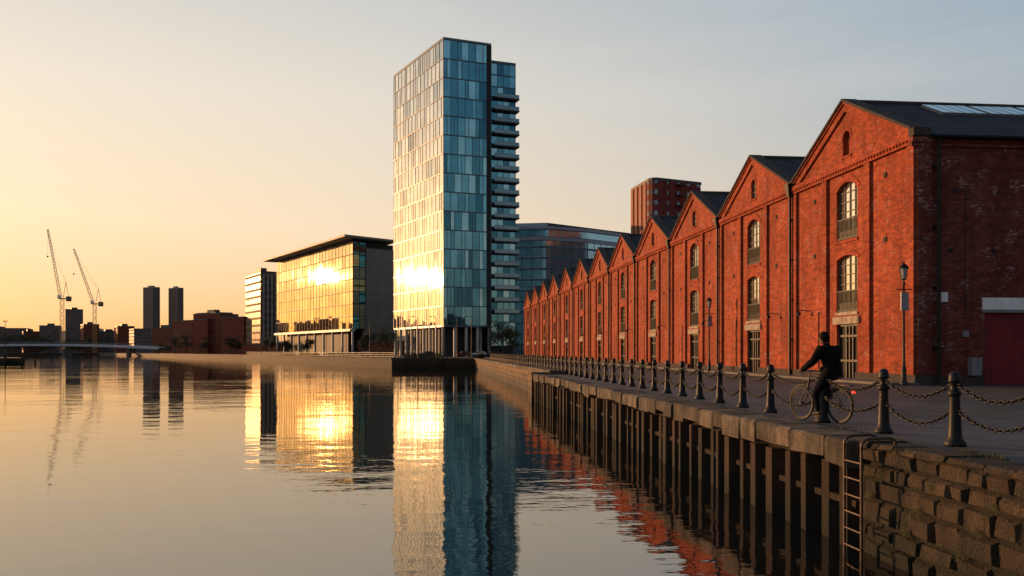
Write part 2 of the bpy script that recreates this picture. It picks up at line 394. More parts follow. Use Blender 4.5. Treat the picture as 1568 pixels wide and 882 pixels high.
# ---------------------------------------------------------------- warehouses
WX=20.2; WY=33.5; WW=11.8; DEP=30
EZ=10.5; PZ=13.4
def arc(y0,y1,zs,rise,n=10,semi=False):
    out=[]
    for i in range(n+1):
        t=i/n; k=2*t-1
        out.append((y0+(y1-y0)*t, zs+rise*(math.sqrt(max(0,1-k*k)) if semi else 1-k*k)))
    return out
def warehouse(near):
    wl=MB(); wi=MB(); rf=MB(); dp=MB(); dr=MB()
    yc=WW/2; hw=1.02; B='brick'
    ops=[(0,2.72,0),(3.3,6.05,.22),(6.8,9.6,.42)]
    for a,b in ((0,yc-hw),(yc+hw,WW)): wl.face([(0,a,0),(0,b,0),(0,b,EZ),(0,a,EZ)],B)
    y0,y1=yc-hw,yc+hw
    for i,(a,b,r) in enumerate(ops):
        nz=ops[i+1][0] if i<2 else EZ
        top=[(0,y,z) for y,z in arc(y0,y1,b-r,r)] if r else [(0,y0,b),(0,y1,b)]
        wl.face(top+[(0,y1,nz),(0,y0,nz)],B)
        D=.26
        wl.face([(0,y0,a),(D,y0,a),(D,y0,b-r),(0,y0,b-r)],B); wl.face([(0,y1,a),(D,y1,a),(D,y1,b-r),(0,y1,b-r)],B)
        for p,qq in zip(top[:-1],top[1:]): wl.face([p,qq,(D,qq[1],qq[2]),(D,p[1],p[2])],B)
        if r:
            A=arc(y0-.02,y1+.02,b-r,r); A2=arc(y0-.3,y1+.3,b-r+.06,r+.26)
            for k in range(10): wl.extx([A[k],A[k+1],A2[k+1],A2[k]],-.035,.02,'brick_lt')
            wl.box(-.06,D,y0-.10,y1+.10,a-.15,a+.0,'stone' if i==1 else 'brick_lt')
            G=.20
            wi.face([(G,y0,a),(G,y1,a),(G,y1,b),(G,y0,b)],'winglass')
            nc=4; nr=6
            for k in range(nc+1):
                yy=y0+(y1-y0)*k/nc; e=.05 if k in(0,nc) else 0; wi.box(G-.05,G-.01,yy-.018-e,yy+.018+e,a,b,'frame')
            for k in range(nr+1):
                zz=a+(b-a)*k/nr; wi.box(G-.045,G-.012,y0,y1,zz-.018,zz+.018,'frame')
            for zz in (a+.06,a+1.0): wi.box(.03,.08,y0,y1,zz,zz+.05,'black')
            yy=y0
            while yy<y1: wi.box(.04,.07,yy,yy+.03,a+.05,a+1.0,'black'); yy+=.13
            wi.box(.10,.145,y0,y1,a,a+.45,'darkframe')
        else:
            wl.box(-.1,.19,y0-.25,y1+.25,b,b+.36,'stone')
            dr.face([(.22,y0,a),(.22,y1,a),(.22,y1,b),(.22,y0,b)],'doorglass')
            for yy in (y0,y0+.65,yc-.05,y1-.75,y1-.09): dr.box(.13,.21,yy,yy+.09,0,b,'darkframe')
            for zz in (0.0,.9,2.1,b-.1): dr.box(.14,.205,y0,y1,zz,zz+.1,'darkframe')
    sl=(PZ-EZ)/yc; nh=.38; n0,n1,ns=10.85,12.05,.38
    wl.face([(0,0,EZ),(0,yc-nh,EZ),(0,yc-nh,EZ+sl*(yc-nh)),],B); wl.face([(0,WW,EZ),(0,yc+nh,EZ),(0,yc+nh,EZ+sl*(yc-nh))],B)
    wl.face([(0,yc-nh,EZ),(0,yc+nh,EZ),(0,yc+nh,n0),(0,yc-nh,n0)],B)
    A=arc(yc-nh,yc+nh,n1-ns,ns,12,True)
    wl.face([(0,y,z) for y,z in A]+[(0,yc+nh,EZ+sl*(yc-nh)),(0,yc,PZ),(0,yc-nh,EZ+sl*(yc-nh))],B)
    rd=.22
    for p,qq in zip(A[:-1],A[1:]): wl.face([(0,*p),(0,*qq),(rd,*qq),(rd,*p)],B)
    wl.face([(0,yc-nh,n0),(0,yc-nh,n1-ns),(rd,yc-nh,n1-ns),(rd,yc-nh,n0)],B); wl.face([(0,yc+nh,n0),(0,yc+nh,n1-ns),(rd,yc+nh,n1-ns),(rd,yc+nh,n0)],B)
    wl.box(-.06,rd,yc-nh-.08,yc+nh+.08,n0-.1,n0,'brick_lt')
    A2=arc(yc-nh-.16,yc+nh+.16,n1-ns,ns+.16,12,True)
    for k in range(12): wl.extx([A[k],A[k+1],A2[k+1],A2[k]],-.03,.02,'brick_lt')
    if near: wl.face([(rd,yc-nh,n0),(rd,yc+nh,n0),(rd,yc+nh,n1),(rd,yc-nh,n1)],B)
    else:
        wi.face([(rd-.06,yc-nh,n0),(rd-.06,yc+nh,n0),(rd-.06,yc+nh,n1),(rd-.06,yc-nh,n1)],'winglass')
        for yy in (yc-nh,yc-.03,yc+nh-.05): wi.box(rd-.11,rd-.07,yy,yy+.06,n0,n1,'frame')
        for zz in (n0+.4,n0+.8): wi.box(rd-.105,rd-.072,yc-nh,yc+nh,zz,zz+.05,'frame')
    for a,b in ((.003,.5),(WW-.5,WW-.003),(yc-2.35,yc-1.85),(yc+1.85,yc+2.35)): wl.box(-.14,.05,a,b,0.0,10.02,B)
    wl.box(-.19,.05,.002,WW-.002,10.02,10.2,B); wl.box(-.27,.05,.001,WW-.001,10.2,10.42,'brick_lt')
    yy=.1
    while yy<WW-.2: wl.box(-.235,.04,yy,yy+.12,10.12,10.199,'brick_lt'); yy+=.26
    for a,b in ((0.0,yc-hw-.06),(yc+hw+.06,WW)): wl.box(-.17,.04,a+.004,b-.004,0,.42,'plinth')
    for (yy,zz) in ((2.4,6.35),(9.3,6.35),(2.4,9.2),(9.3,9.2)): dp.cyl((-.045,yy,zz),(.01,yy,zz),.13,.13,10,'plinth')
    for sgn in (1,-1):
        Y=lambda d:(d if sgn==1 else WW-d)
        wl.extx([(Y(0.02),EZ-.05),(Y(yc),PZ-.05),(Y(yc),PZ-.42),(Y(.8),EZ-.02)],-.12,.03,B)
        wl.extx([(Y(0.0),EZ+.06),(Y(yc),PZ+.06),(Y(yc),PZ-.052),(Y(.0),EZ-.052)],-.20,.40,'brick_lt')
        rf.extx([(Y(-.0),EZ+.20),(Y(yc),PZ+.20),(Y(yc),PZ+.063),(Y(.0),EZ+.063)],-.28,.46,'plinth')
    ov=.35 if near else 0
    for sgn in (1,-1):
        Y=lambda d:(d if sgn==1 else WW-d)
        o=-ov if (near and sgn==1) else 0
        rf.extx([(Y(o),EZ+sl*o+.02),(Y(yc),PZ+.02),(Y(yc),PZ-.12),(Y(o),EZ+sl*o-.12)],.465,DEP,'slate')
    rf.cyl((.465,yc,PZ+.04),(DEP,yc,PZ+.04),.13,.13,8,'plinth')
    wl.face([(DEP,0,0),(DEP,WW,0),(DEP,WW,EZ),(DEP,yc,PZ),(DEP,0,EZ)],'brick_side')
    for yy in ((.0,) if not near else ()):
        dp.cyl((-.25,yy,.1),(-.25,yy,9.9),.075,.075,8,'black'); dp.faces([(-.5,yy-.28,10.6),(-.05,yy-.28,10.6),(-.05,yy+.28,10.6),(-.5,yy+.28,10.6),(-.36,yy-.1,9.9),(-.14,yy-.1,9.9),(-.14,yy+.1,9.9),(-.36,yy+.1,9.9)],[(0,1,2,3),(0,1,5,4),(1,2,6,5),(2,3,7,6),(3,0,4,7)],'black')
        for zz in (2,4.2,6.4,8.6): dp.box(-.34,-.1,yy-.12,yy+.12,zz,zz+.08,'black')
    ly=yc-3.6 if not near else yc+4.2
    dp.tube([(0,ly,3.55),(-.45,ly,3.6),(-.52,ly,3.5)],.022,6,'black'); dp.lathe((-.52,ly,3.32),[(.015,.2),(.06,.17),(.12,.05),(.125,.0)],10,'black')
    dp.tube([(-.05,yc+2.9,.5),(-.05,yc+2.9,3.4),(-.05,yc+1.9,3.4)],.025,5,'black')
    if near:
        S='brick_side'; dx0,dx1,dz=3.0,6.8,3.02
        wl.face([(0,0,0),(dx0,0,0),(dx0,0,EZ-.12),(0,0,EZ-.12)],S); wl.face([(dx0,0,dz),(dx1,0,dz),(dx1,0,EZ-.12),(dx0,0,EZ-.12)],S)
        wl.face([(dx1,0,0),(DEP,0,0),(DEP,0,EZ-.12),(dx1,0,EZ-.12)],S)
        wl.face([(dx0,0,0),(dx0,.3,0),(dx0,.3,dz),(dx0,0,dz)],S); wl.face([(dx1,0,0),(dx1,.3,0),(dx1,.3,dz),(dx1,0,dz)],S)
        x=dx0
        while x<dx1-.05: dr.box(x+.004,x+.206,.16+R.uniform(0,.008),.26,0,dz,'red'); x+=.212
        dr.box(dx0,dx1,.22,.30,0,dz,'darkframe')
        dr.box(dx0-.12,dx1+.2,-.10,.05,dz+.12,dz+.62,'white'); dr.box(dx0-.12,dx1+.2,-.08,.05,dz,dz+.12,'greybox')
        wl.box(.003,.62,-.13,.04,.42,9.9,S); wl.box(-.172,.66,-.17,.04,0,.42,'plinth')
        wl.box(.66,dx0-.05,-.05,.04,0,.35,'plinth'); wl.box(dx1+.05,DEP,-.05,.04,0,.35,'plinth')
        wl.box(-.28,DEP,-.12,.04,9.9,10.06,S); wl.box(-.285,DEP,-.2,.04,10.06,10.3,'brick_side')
        wl.box(-.30,.45,-.30,.1,10.3,10.62,'plinth')
        for xc in (10.5,15.5,20.5):
            wl.box(xc-1.2,xc+1.2,-.09,.02,3.1,3.3,'stone')
            wi.box(xc-1,xc+1,-.05,.03,3.3,5.9,'darkframe'); wi.box(xc-.9,xc+.9,-.065,.0,3.4,5.8,'doorglass')
        dp.cyl((.5,-.42,10.25),(DEP,-.42,10.25),.09,.09,8,'black'); dp.cyl((.78,-.30,.1),(.78,-.30,10.0),.075,.075,8,'black')
        dp.tube([(.78,-.3,10.0),(.78,-.42,10.25)],.07,8,'black')
        for zz in (1.5,4,6.5,9): dp.box(.66,.90,-.32,.02,zz,zz+.09,'black')
        dp.cyl((2.1,-.06,2.9),(2.1,-.06,8.2),.02,.02,5,'black')
        dp.box(1.0,1.28,-.16,0,3.45,3.85,'white'); dp.box(2.25,2.7,-.28,0,.4,1.15,'greybox'); dp.box(2.0,2.25,-.1,0,2.0,2.25,'greybox')
        for (xx,zz) in ((1.5,5.6),(3.4,5.6),(5.2,7.8),(1.7,8.1)): dp.cyl((xx,-.035,zz),(xx,.01,zz),.11,.11,10,'black')
        for sx in range(6):
            xa=3.4+sx*2.4; u=Vector((0,yc,PZ-EZ)).normalized(); nn=Vector((0,-u.z,u.y)); o=Vector((0,0,EZ+.02))
            def pp(x,d,h): v=o+u*d+nn*h; return (x,v.y,v.z)
            vs=[pp(x,d,h) for h in (0,.12) for x,d in ((xa,4.0),(xa+2.2,4.0),(xa+2.2,5.9),(xa,5.9))]
            rf.faces(vs,[(0,1,5,4),(1,2,6,5),(2,3,7,6),(3,0,4,7)],'greybox'); rf.face([pp(xa,4.0,.12),pp(xa+2.2,4.0,.12),pp(xa+2.2,5.9,.12),pp(xa,5.9,.12)],'tg3')
            for k in range(5):
                b=xa+.55*k-.03; rf.faces([pp(b,4.0,.124),pp(b+.05,4.0,.124),pp(b+.05,5.9,.124),pp(b,5.9,.124)],[(0,1,2,3)],'greybox')
    else:
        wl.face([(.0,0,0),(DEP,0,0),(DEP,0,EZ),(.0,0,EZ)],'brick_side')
    return {'walls':wl.mesh('wh_walls'),'windows':wi.mesh('wh_windows'),'roof':rf.mesh('wh_roof'),'downpipe_and_lamp':dp.mesh('wh_pipe'),'door':dr.mesh('wh_door')}
wn=warehouse(True); wo=warehouse(False)
for k in range(12):
    e=empty('brick_warehouse',(WX,WY+k*WW,0))
    for n,me in (wn if k==0 else wo).items(): obj(n,me,e)
# ---------------------------------------------------------------- bollards and chains
bm_=MB()
prof=[(.0,0),(.15,0),(.15,.05),(.13,.08),(.10,.13),(.092,.2),(.068,.72),(.072,.74),(.095,.76),(.095,.80),(.068,.82),(.06,.86),(.06,.93),(.088,.95),(.088,.975),(.08,1.0),(.08,1.03),(.066,1.075),(.036,1.10),(0,1.108)]
bm_.lathe((0,0,0),prof,20,'black')
for zz in (.50,.89): bm_.torus((0,-.095,zz),(0,1,0),(0,0,1),.03,.03,.009,8,5,'black'); bm_.torus((0,.095,zz),(0,1,0),(0,0,1),.03,.03,.009,8,5,'black')
bme=bm_.mesh('bollard')
def bx(y): return 7.76+max(0,y-16)*.020
ys=[4.55,6.4,8.2,10.05,11.87,13.85,16.1,18.8]
while ys[-1]<135: ys.append(ys[-1]+1.8)
for y in ys: obj('bollard',bme,None,(bx(y),y,0),(R.uniform(-.012,.012),R.uniform(-.012,.012),R.uniform(-.05,.05)))
def chain(a,b,sag,link):
    m=MB(); n=60; pts=[]
    for i in range(n+1):
        t=i/n; p=a.lerp(b,t); p.z-=sag*4*t*(1-t); pts.append(p)
    L=[0]
    for p,qv in zip(pts[:-1],pts[1:]): L.append(L[-1]+(qv-p).length)
    N=int(L[-1]/link); j=0
    for i in range(N):
        d=(i+.5)/N*L[-1]
        while j<n-1 and L[j+1]<d: j+=1
        f=(d-L[j])/(L[j+1]-L[j]); p=pts[j].lerp(pts[j+1],f); t=(pts[j+1]-pts[j]).normalized()
        s=t.cross(Vector((0,0,1))).normalized(); u=s.cross(t)
        m.torus(p,t,s if i%2 else u,link*.68,link*.38,link*.15,8,4,'black')
    return m
for a,b in zip(ys[:-1],ys[1:]):
    m=MB()
    for z,sg in ((.89,.17),(.50,.20)):
        c=chain(Vector((bx(a),a+.12,z)),Vector((bx(b),b-.12,z)),sg+R.uniform(-.03,.04),.08 if a<22 else .11)
        k=len(m.v); m.v+=c.v; m.f+=[[i+k for i in f] for f in c.f]; m.m+=[0]*len(c.f); m.sm+=c.sm
    m.mats=[M['black']]
    obj('bollard_chain',m.mesh('chain'))

# ---------------------------------------------------------------- street lamps
lm=MB()
lm.lathe((0,0,0),[(.16,0),(.16,.12),(.11,.18),(.09,.7),(.10,.74),(.06,.8),(.05,1.2),(.04,4.1),(.06,4.12),(.06,4.18),(.03,4.22),(.03,4.3)],12,'darkframe')
lm.lathe((0,0,4.3),[(.06,0),(.12,.03),(.11,.05)],6,'black')
lgm=glass_mat('lantern_glass',(.6,.58,.5),.15,.4)
lm.lathe((0,0,4.34),[(.10,0),(.17,.42)],6,lgm)
for i in range(6):
    a=math.pi*i/3; lm.cyl((.10*math.cos(a),.10*math.sin(a),4.34),(.172*math.cos(a),.172*math.sin(a),4.76),.012,.012,4,'black')
lm.lathe((0,0,4.76),[(.22,0),(.22,.03),(.13,.14),(.05,.2),(.03,.28),(0,.30)],6,'black')
lm.box(-.16,.16,-.09,-.03,3.05,3.8,'greybox'); lm.box(-.34,.34,-.02,.02,3.9,3.94,'black')
lme=lm.mesh('street_lamp')
for px,Z in ((1384,34.7),(1086,57),(988,80),(925,108),(880,140)):
    obj('street_lamp',lme,None,tuple(W(px,Z)))

# ---------------------------------------------------------------- tower & facades
def facade(m,A,B,z0,z1,rows,cw,mats,mull,tilt,vary=True,mt=.14,hb=.28,vb=True):
    A=Vector((A.x,A.y,0));B=Vector((B.x,B.y,0)); u=B-A; L=u.length; u.normalize(); n=Vector((u.y,-u.x,0))
    if n.dot(-A)<0: n=-n
    rh=(z1-z0)/rows; nc=max(1,round(L/cw)); c=L/nc
    for r in range(rows):
        za=z0+r*rh; zb=za+rh
        xs=[0.0]
        while xs[-1]<L-1e-3:
            stp=R.choice([.5,.5,1,1,1]) if vary else 1
            x=min(L,xs[-1]+c*stp)
            if L-x<c*.4: x=L
            xs.append(x)
        for a,b in zip(xs[:-1],xs[1:]):
            p=[A+u*a,A+u*b,A+u*b,A+u*a]; zz=[za,za,zb,zb]
            tx=R.uniform(-tilt,tilt); ty=R.uniform(-tilt,tilt)
            o=[-tx-ty,tx-ty,tx+ty,-tx+ty]
            m.face([((p[i]+n*o[i]).x,(p[i]+n*o[i]).y,zz[i]) for i in range(4)],R.choice(mats))
            if vb: m.obox(A,u,n,a-mt/2,a+mt/2,-.1,.10,za,zb,mull)
        m.obox(A,u,n,0,L,-.12,.13,zb-hb/2,zb+hb/2,mull)
    return n
tw=empty('glass_tower')
A=W(679,230);Bp=W(603,262);C=W(752,235); D=Bp+(C-A)
TZ=85.8; T0=8.5
cen=(A+Bp+C+D)/4
ins=[cen+(p-cen)*.985 for p in (A,Bp,D,C)]
m=MB(); m.prism(ins,T0,TZ-.3,'core'); 
low=[cen+(p-cen)*.72 for p in (A,Bp,D,C)]; m.prism(low,0,T0,'core')
rim=[cen+(p-cen)*1.003 for p in (A,Bp,D,C)]; m.prism(rim,TZ-.25,TZ+.35,'mull'); m.prism(rim,T0-.5,T0,'mull')
obj('structure',m.mesh('t'),tw)
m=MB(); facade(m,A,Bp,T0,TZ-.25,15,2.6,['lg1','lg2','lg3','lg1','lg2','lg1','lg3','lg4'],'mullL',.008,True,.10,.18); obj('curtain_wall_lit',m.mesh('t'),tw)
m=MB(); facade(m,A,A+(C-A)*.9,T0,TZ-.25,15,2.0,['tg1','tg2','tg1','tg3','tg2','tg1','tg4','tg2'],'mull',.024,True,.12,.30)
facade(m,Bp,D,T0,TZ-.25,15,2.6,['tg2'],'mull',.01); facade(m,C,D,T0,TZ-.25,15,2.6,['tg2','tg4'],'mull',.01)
m.prism([A+(C-A)*.9,C,C+(D-C)*.05,A+(C-A)*.9+(D-C)*.05],T0,TZ-.3,'core')  # flush dark strip stands in for the shadow gap beside the balcony wing
obj('curtain_wall_front',m.mesh('t'),tw)
m=MB()
for s,e,nn in ((A,Bp,8),(A,C,4),(C,D,7)):
    for i in range(nn+1):
        p=s.lerp(e,i/nn); p=cen+(p-cen)*.96; m.cyl((p.x,p.y,0),(p.x,p.y,T0),.42,.42,8,'col')
obj('columns',m.mesh('t'),tw)
E0=W(752,239);E1=W(789,241.5); dv=(Bp-A)*.55; E2=E1+dv;E3=E0+dv
H2=HT(96,240)
m=MB(); cc=(E0+E1+E2+E3)/4; m.prism([cc+(p-cc)*.97 for p in (E0,E1,E2,E3)],0,H2-.3,'core'); m.prism([cc+(p-cc)*1.02 for p in (E0,E1,E2,E3)],H2-.3,H2+.3,'mull')
facade(m,E0,E1,3,H2-.3,24,1.9,['tg2','tg4','tg1','tg3'],'mull',.012,False,.12,.3); facade(m,E1,E2,3,H2-.3,24,2.2,['tg2','tg4'],'mull',.01,False)
u=(E1-E0).normalized(); n=Vector((u.y,-u.x,0)); 
if n.dot(-E0)<0:n=-n
LW=(E1-E0).length; z=12
bal=glass_mat('balcony_glass',(.22,.32,.37),.1,.5)
while z<HT(150,240):
    m.obox(E0,u,n,.4,LW+.7,.1,1.6,z-.17,z+.17,'dconc'); m.obox(E0,u,n,.5,LW+.6,1.48,1.54,z+.17,z+1.15,bal)
    m.obox(E0,u,n,LW+.05,LW+.7,-9,.1,z-.17,z+.17,'dconc'); m.obox(E0,u,n,LW+.58,LW+.64,-9,1.5,z+.17,z+1.15,bal)
    m.obox(E0,u,n,.5,LW+.65,1.46,1.56,z+1.15,z+1.22,'mull'); z+=3.35
obj('balcony_wing',m.mesh('t'),tw)

# glass office with overhanging roof
go=empty('glass_office_building')
K_=1.17
M1=WC(-48.5*K_,260*K_);M2=WC(-89.5*K_,324.8*K_);M3=W(604,270*K_); M4=M2+(M3-M1)*1.2
m=MB(); cc=(M1+M2+M3+M4)/4; hz=40.6; g0=9.5
m.prism([cc+(p-cc)*.98 for p in (M1,M2,M4,M3)],g0,hz,'core'); m.prism([cc+(p-cc)*.8 for p in (M1,M2,M4,M3)],0,g0,'core')
obj('structure',m.mesh('g'),go)
m=MB(); facade(m,M1,M2,g0,hz,7,3.4,['gold1','gold2','gold3','gold1'],'darkframe',.008,False,.09,.22)
uu=(M2-M1).normalized(); nn_=Vector((uu.y,-uu.x,0)); nn_=nn_ if nn_.dot(-M1)>0 else -nn_
rh=(hz-g0)/7
for r in range(7): m.obox(M1,uu,nn_,0,(M2-M1).length,.10,.35,g0+r*rh-.12,g0+r*rh+.06,'dconc')
obj('curtain_wall',m.mesh('g'),go)
m=MB(); K=M1.lerp(M3,.30); facade(m,M1,K,g0,hz,7,2.2,['doorglass','tg4','gold4'],'darkframe',.01,False)
u=(M3-K).normalized(); n=Vector((u.y,-u.x,0)); n=n if n.dot(-K)>0 else -n
m.obox(K,u,n,0,(M3-K).length,-2,.5,0,hz-2,'greycl')
for zz in range(6,38,4): m.obox(K,u,n,.2,(M3-K).length-.2,.5,.53,zz,zz+.08,'dconc')
obj('cladding',m.mesh('g'),go)
m=MB(); ou=(M1-M2).normalized()
roof=[M1+ou*5+nn_*5, M2-ou*5+nn_*5,M4-ou*3,M3+ou*3]
m.prism(roof,hz+.9,hz+1.6,'greycl'); m.prism([cc+(p-cc)*.9 for p in (M1,M2,M4,M3)],hz,hz+.9,'dconc')
for i in range(10):
    p=M1.lerp(M2,i/9); p=cc+(p-cc)*.99; m.cyl((p.x,p.y,0),(p.x,p.y,g0),.4,.4,8,'col')
m.obox(M1,uu,nn_,0,(M2-M1).length,-1,1.2,g0-.9,g0-.13,'col')
obj('roof',m.mesh('g'),go)

def block(name,corners,h,mat,top='dconc',z0=0):
    e=empty(name); m=MB(); m.prism(corners,z0,h,mat,top); obj('walls',m.mesh(name),e)
    m=MB(); c=sum(corners,Vector())/len(corners)
    m.prism([c+(p-c)*1.01 for p in corners],h+.01,h+.7,top); 
    if R.random()<.7: m.prism([c+(p-c)*R.uniform(.3,.5) for p in corners],h+.7,h+3,top)
    obj('roof',m.mesh(name),e); return e
def quad(pa,Za,pb,Zb,depth=20):
    a=W(pa,Za);b=W(pb,Zb); u=(b-a).normalized(); n=Vector((u.y,-u.x,0)); n=n if n.dot(-a)>0 else -n
    return [a,b,b-n*depth,a-n*depth]
gm1=grid_mat('office_windows',(.18,.13,.10),(.09,.085,.08),1.5,3.4,.5,metal=.2,rough=.5)
gm2=grid_mat('teal_band_windows',(.13,.20,.24),(.50,.85,1.0),40,3.6,.34,rough=.12,metal=.8,c2=.75)
gm3=grid_mat('flat_windows',(.19,.14,.12),(.10,.09,.09),2.2,2.9,.55,metal=.2,rough=.5)
gm4=grid_mat('brick_windows',(.20,.050,.025),(.07,.05,.035),2.6,3.4,.85,metal=.1,rough=.5)
gm5=grid_mat('brick_apartment',(.19,.040,.030),(.24,.30,.34),3.6,3.1,.9,metal=.6)
a=W(399,400);b=W(376,425);c=W(424,405); block('striped_office',[a,b,b+(c-a),c],HT(417,400),grid_mat('striped_windows',(.20,.14,.09),(.24,.18,.11),2.2,3.4,.55,metal=.7,rough=.2))
m=MB(); 
u=(c-a).normalized(); n=Vector((u.y,-u.x,0)); n=n if n.dot(-a)>0 else -n
for i in range(4): m.obox(a,u,n,1+i*2,1.9+i*2,0,.4,4,HT(417,400)-1,'conc')
obj('office_fins',m.mesh('f'),bpy.data.objects['striped_office'])
e=empty('curved_office_building'); m=MB()
pts=[W(770,285),W(836,283),W(900,290),W(968,305),W(1000,330),W(960,380),W(770,370)]
m.prism(pts,0,HT(372,290),gm2); obj('walls',m.mesh('c'),e)
m=MB(); cc=sum(pts,Vector())/len(pts); m.prism([cc+(p-cc)*1.02 for p in pts],HT(372,290),HT(367,290),'roofg')
up=[cc+(p-cc)*.93 for p in pts]; m.prism(up,HT(367,290),HT(354,290),gm2); m.prism([cc+(p-cc)*.97 for p in pts],HT(354,290),HT(350,290),'roofg')
m.prism([W(780,300),W(838,298),W(850,340),W(780,350)],HT(350,290),HT(341,298),'roofg')
ra=[W(838,301,HT(350,301)),W(838,301,HT(341,301)),W(965,318,HT(357,318)),W(965,318,HT(360,318))]
rb=[p+Vector((3,30,0)) for p in ra]; m.faces(ra+rb,[(0,1,2,3),(4,5,6,7),(1,2,6,5),(0,3,7,4),(0,1,5,4),(2,3,7,6)],'dconc')
mu=plain('blue_mullion',(.12,.17,.20),.5,.3)
for (p,q2) in zip(pts[:4],pts[1:5]):
    L=(q2-p).length; k=0
    while k<L: v=p.lerp(q2,k/L); m.cyl((v.x,v.y,0),(v.x,v.y,HT(372,290)),.14,.14,4,mu); k+=3.2
obj('roof_and_mullions',m.mesh('c'),e)
e=empty('brick_apartment_tower'); m=MB(); H=HT(277,250)
a0=W(967,266); a1=W(993,250.5); a2=W(999,249.2); a3=W(1007,249); a4=W(1073,256); a5=a4+Vector((-3,17,0)); a6=a0+Vector((4,14,0))
m.prism([a0,a1,a2,a3,a4,a5,a6],0,H,gm5,'dconc')
obj('walls',m.mesh('a'),e)
m=MB(); cq=(a0+a4+a3)/3; m.prism([cq+(p-cq)*1.02 for p in (a0,a1,a2,a3,a4,a5,a6)],H,H+.8,'dconc')
u=(a1-a0).normalized(); n=Vector((u.y,-u.x,0)); n=n if n.dot(-a0)>0 else -n; L=(a1-a0).length
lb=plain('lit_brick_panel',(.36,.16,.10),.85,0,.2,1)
for k in range(4): m.obox(a0,u,n,L*k/4,L*k/4+L*.13,0,.25,0,H,lb)
u=(a4-a3).normalized(); n=Vector((u.y,-u.x,0)); n=n if n.dot(-a3)>0 else -n; L=(a4-a3).length
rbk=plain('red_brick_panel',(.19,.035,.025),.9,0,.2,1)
for k in range(4): m.obox(a3,u,n,L*k/4+.2,L*k/4+L*.12,0,.3,0,H,rbk)
for i in range(16):
    z=4+i*3.1; m.obox(a3,u,n,L*.40,L*.60,0,1.1,z,z+.22,'dconc')
obj('roof_and_balconies',m.mesh('a'),e)
for x0,x1,t in ((219,245,440),(258,281,441)):
    a=W(x0+15,1200);b=W(x0,1212);c=W(x1,1206); block('tower_block',[a,b,b+(c-a),c],HT(t,1200),gm3,'conc')
for (xa,Za,xb,Zb,t,mt) in ((338,430,374,424,487,gm4),(338,442,352,440,490,gm4),(296,470,337,462,482,gm4),(297,466,318,462,490,gm4),(263,560,295,548,492,gm4),(330,640,300,660,480,gm1),(233,700,262,692,503,gm4)):
    block('brick_block',quad(xa,Za,xb,Zb,14),HT(t,(Za+Zb)/2),mt,'dconc')
for i,(xa,xb,t,Z) in enumerate(((205,232,504,760),(180,206,500,820),(100,127,474,980),(60,92,499,900),(128,152,497,870),(0,40,503,950),(36,60,508,900),(152,180,508,900),(-60,-5,500,900),(-160,-90,494,900))):
    block('distant_building',quad(xa,Z,xb,Z+8,25),HT(t,Z),R.choice([gm1,gm3,gm4]),'dconc')
for i in range(34):
    px=-130-i*42; Z=880+R.uniform(0,60); block('riverside_building',quad(px,Z,px-R.uniform(22,40),Z+8,25),R.uniform(14,52),R.choice([gm1,gm3,gm4]),'dconc')
for (x,y,sx,sy,h) in ((60,-40,24,18,14),(95,-20,20,30,20),(62,-75,30,20,17)):
    block('brick_block',[Vector((x,y,0)),Vector((x+sx,y,0)),Vector((x+sx,y+sy,0)),Vector((x,y+sy,0))],h,gm4,'dconc')
block('low_pavilion',quad(424,385,372,400,12),HT(528,400),gm4,'dconc')
block('waterside_cafe',quad(604,300,548,306,10),HT(524,300),gm4,'dconc')
block('tower_podium',quad(700,285,800,285,20),9,gm1,'dconc')
# ---------------------------------------------------------------- bridge
bg=empty('river_bridge'); m=MB()
a=W(-140,600);b=W(243,560); u=(b-a); L=u.length; u.normalize(); n=Vector((u.y,-u.x,0)); n=n if n.dot(-a)>0 else -n
N=24; bl=plain('bridge_blue',(.30,.34,.40),.5,.1)
for i in range(N):
    t0,t1=i/N,(i+1)/N; h=lambda t:3.2+2.6*(1-(2*t-1)**2)
    vs=[a+u*L*t+n*k+Vector((0,0,hh)) for t in (t0,t1) for k in (0,-9) for hh in (h(t)-.7,h(t)+.8)]
    m.faces(vs,[(0,1,5,4),(2,3,7,6),(1,3,7,5),(0,2,6,4)],bl)
    for q_ in range(3):
        tt=t0+(t1-t0)*q_/3; m.cyl(a+u*L*tt+Vector((0,0,h(tt)+.7)),a+u*L*tt+Vector((0,0,h(tt)+2.0)),.06,.06,4,bl)
    m.cyl(a+u*L*t0+Vector((0,0,h(t0)+2.0)),a+u*L*t1+Vector((0,0,h(t1)+2.0)),.10,.10,4,bl)
for t in (.12,.37,.63,.88): 
    p=a+u*L*t; m.obox(p,u,n,-1.2,1.2,-8,-1,WZ-1,3,'dconc')
obj('deck',m.mesh('b'),bg)
m=MB(); pr=[W(38,205),W(24,228),W(-300,228),W(-300,205)]
m.prism(pr,WZ-1,-.2,'bankw','foot'); 
for i in range(8):
    p=W(34-i*26,204.4); m.cyl((p.x,p.y,WZ-1),(p.x,p.y,.8),.28,.28,8,'pile')
for px in (8,-40): m.cyl(W(px,215,-.9),W(px,215,9.0),.09,.06,6,'darkframe'); m.box(W(px,215).x-.5,W(px,215).x+.5,W(px,215).y-.2,W(px,215).y+.2,8.9,9.1,'darkframe')
obj('timber_pier',m.mesh('pier'))
m=MB(); p=W(54,200); m.cyl((p.x,p.y,WZ-1),(p.x,p.y,WZ+1.4),.25,.2,8,'pile'); obj('mooring_post',m.mesh('mp'))

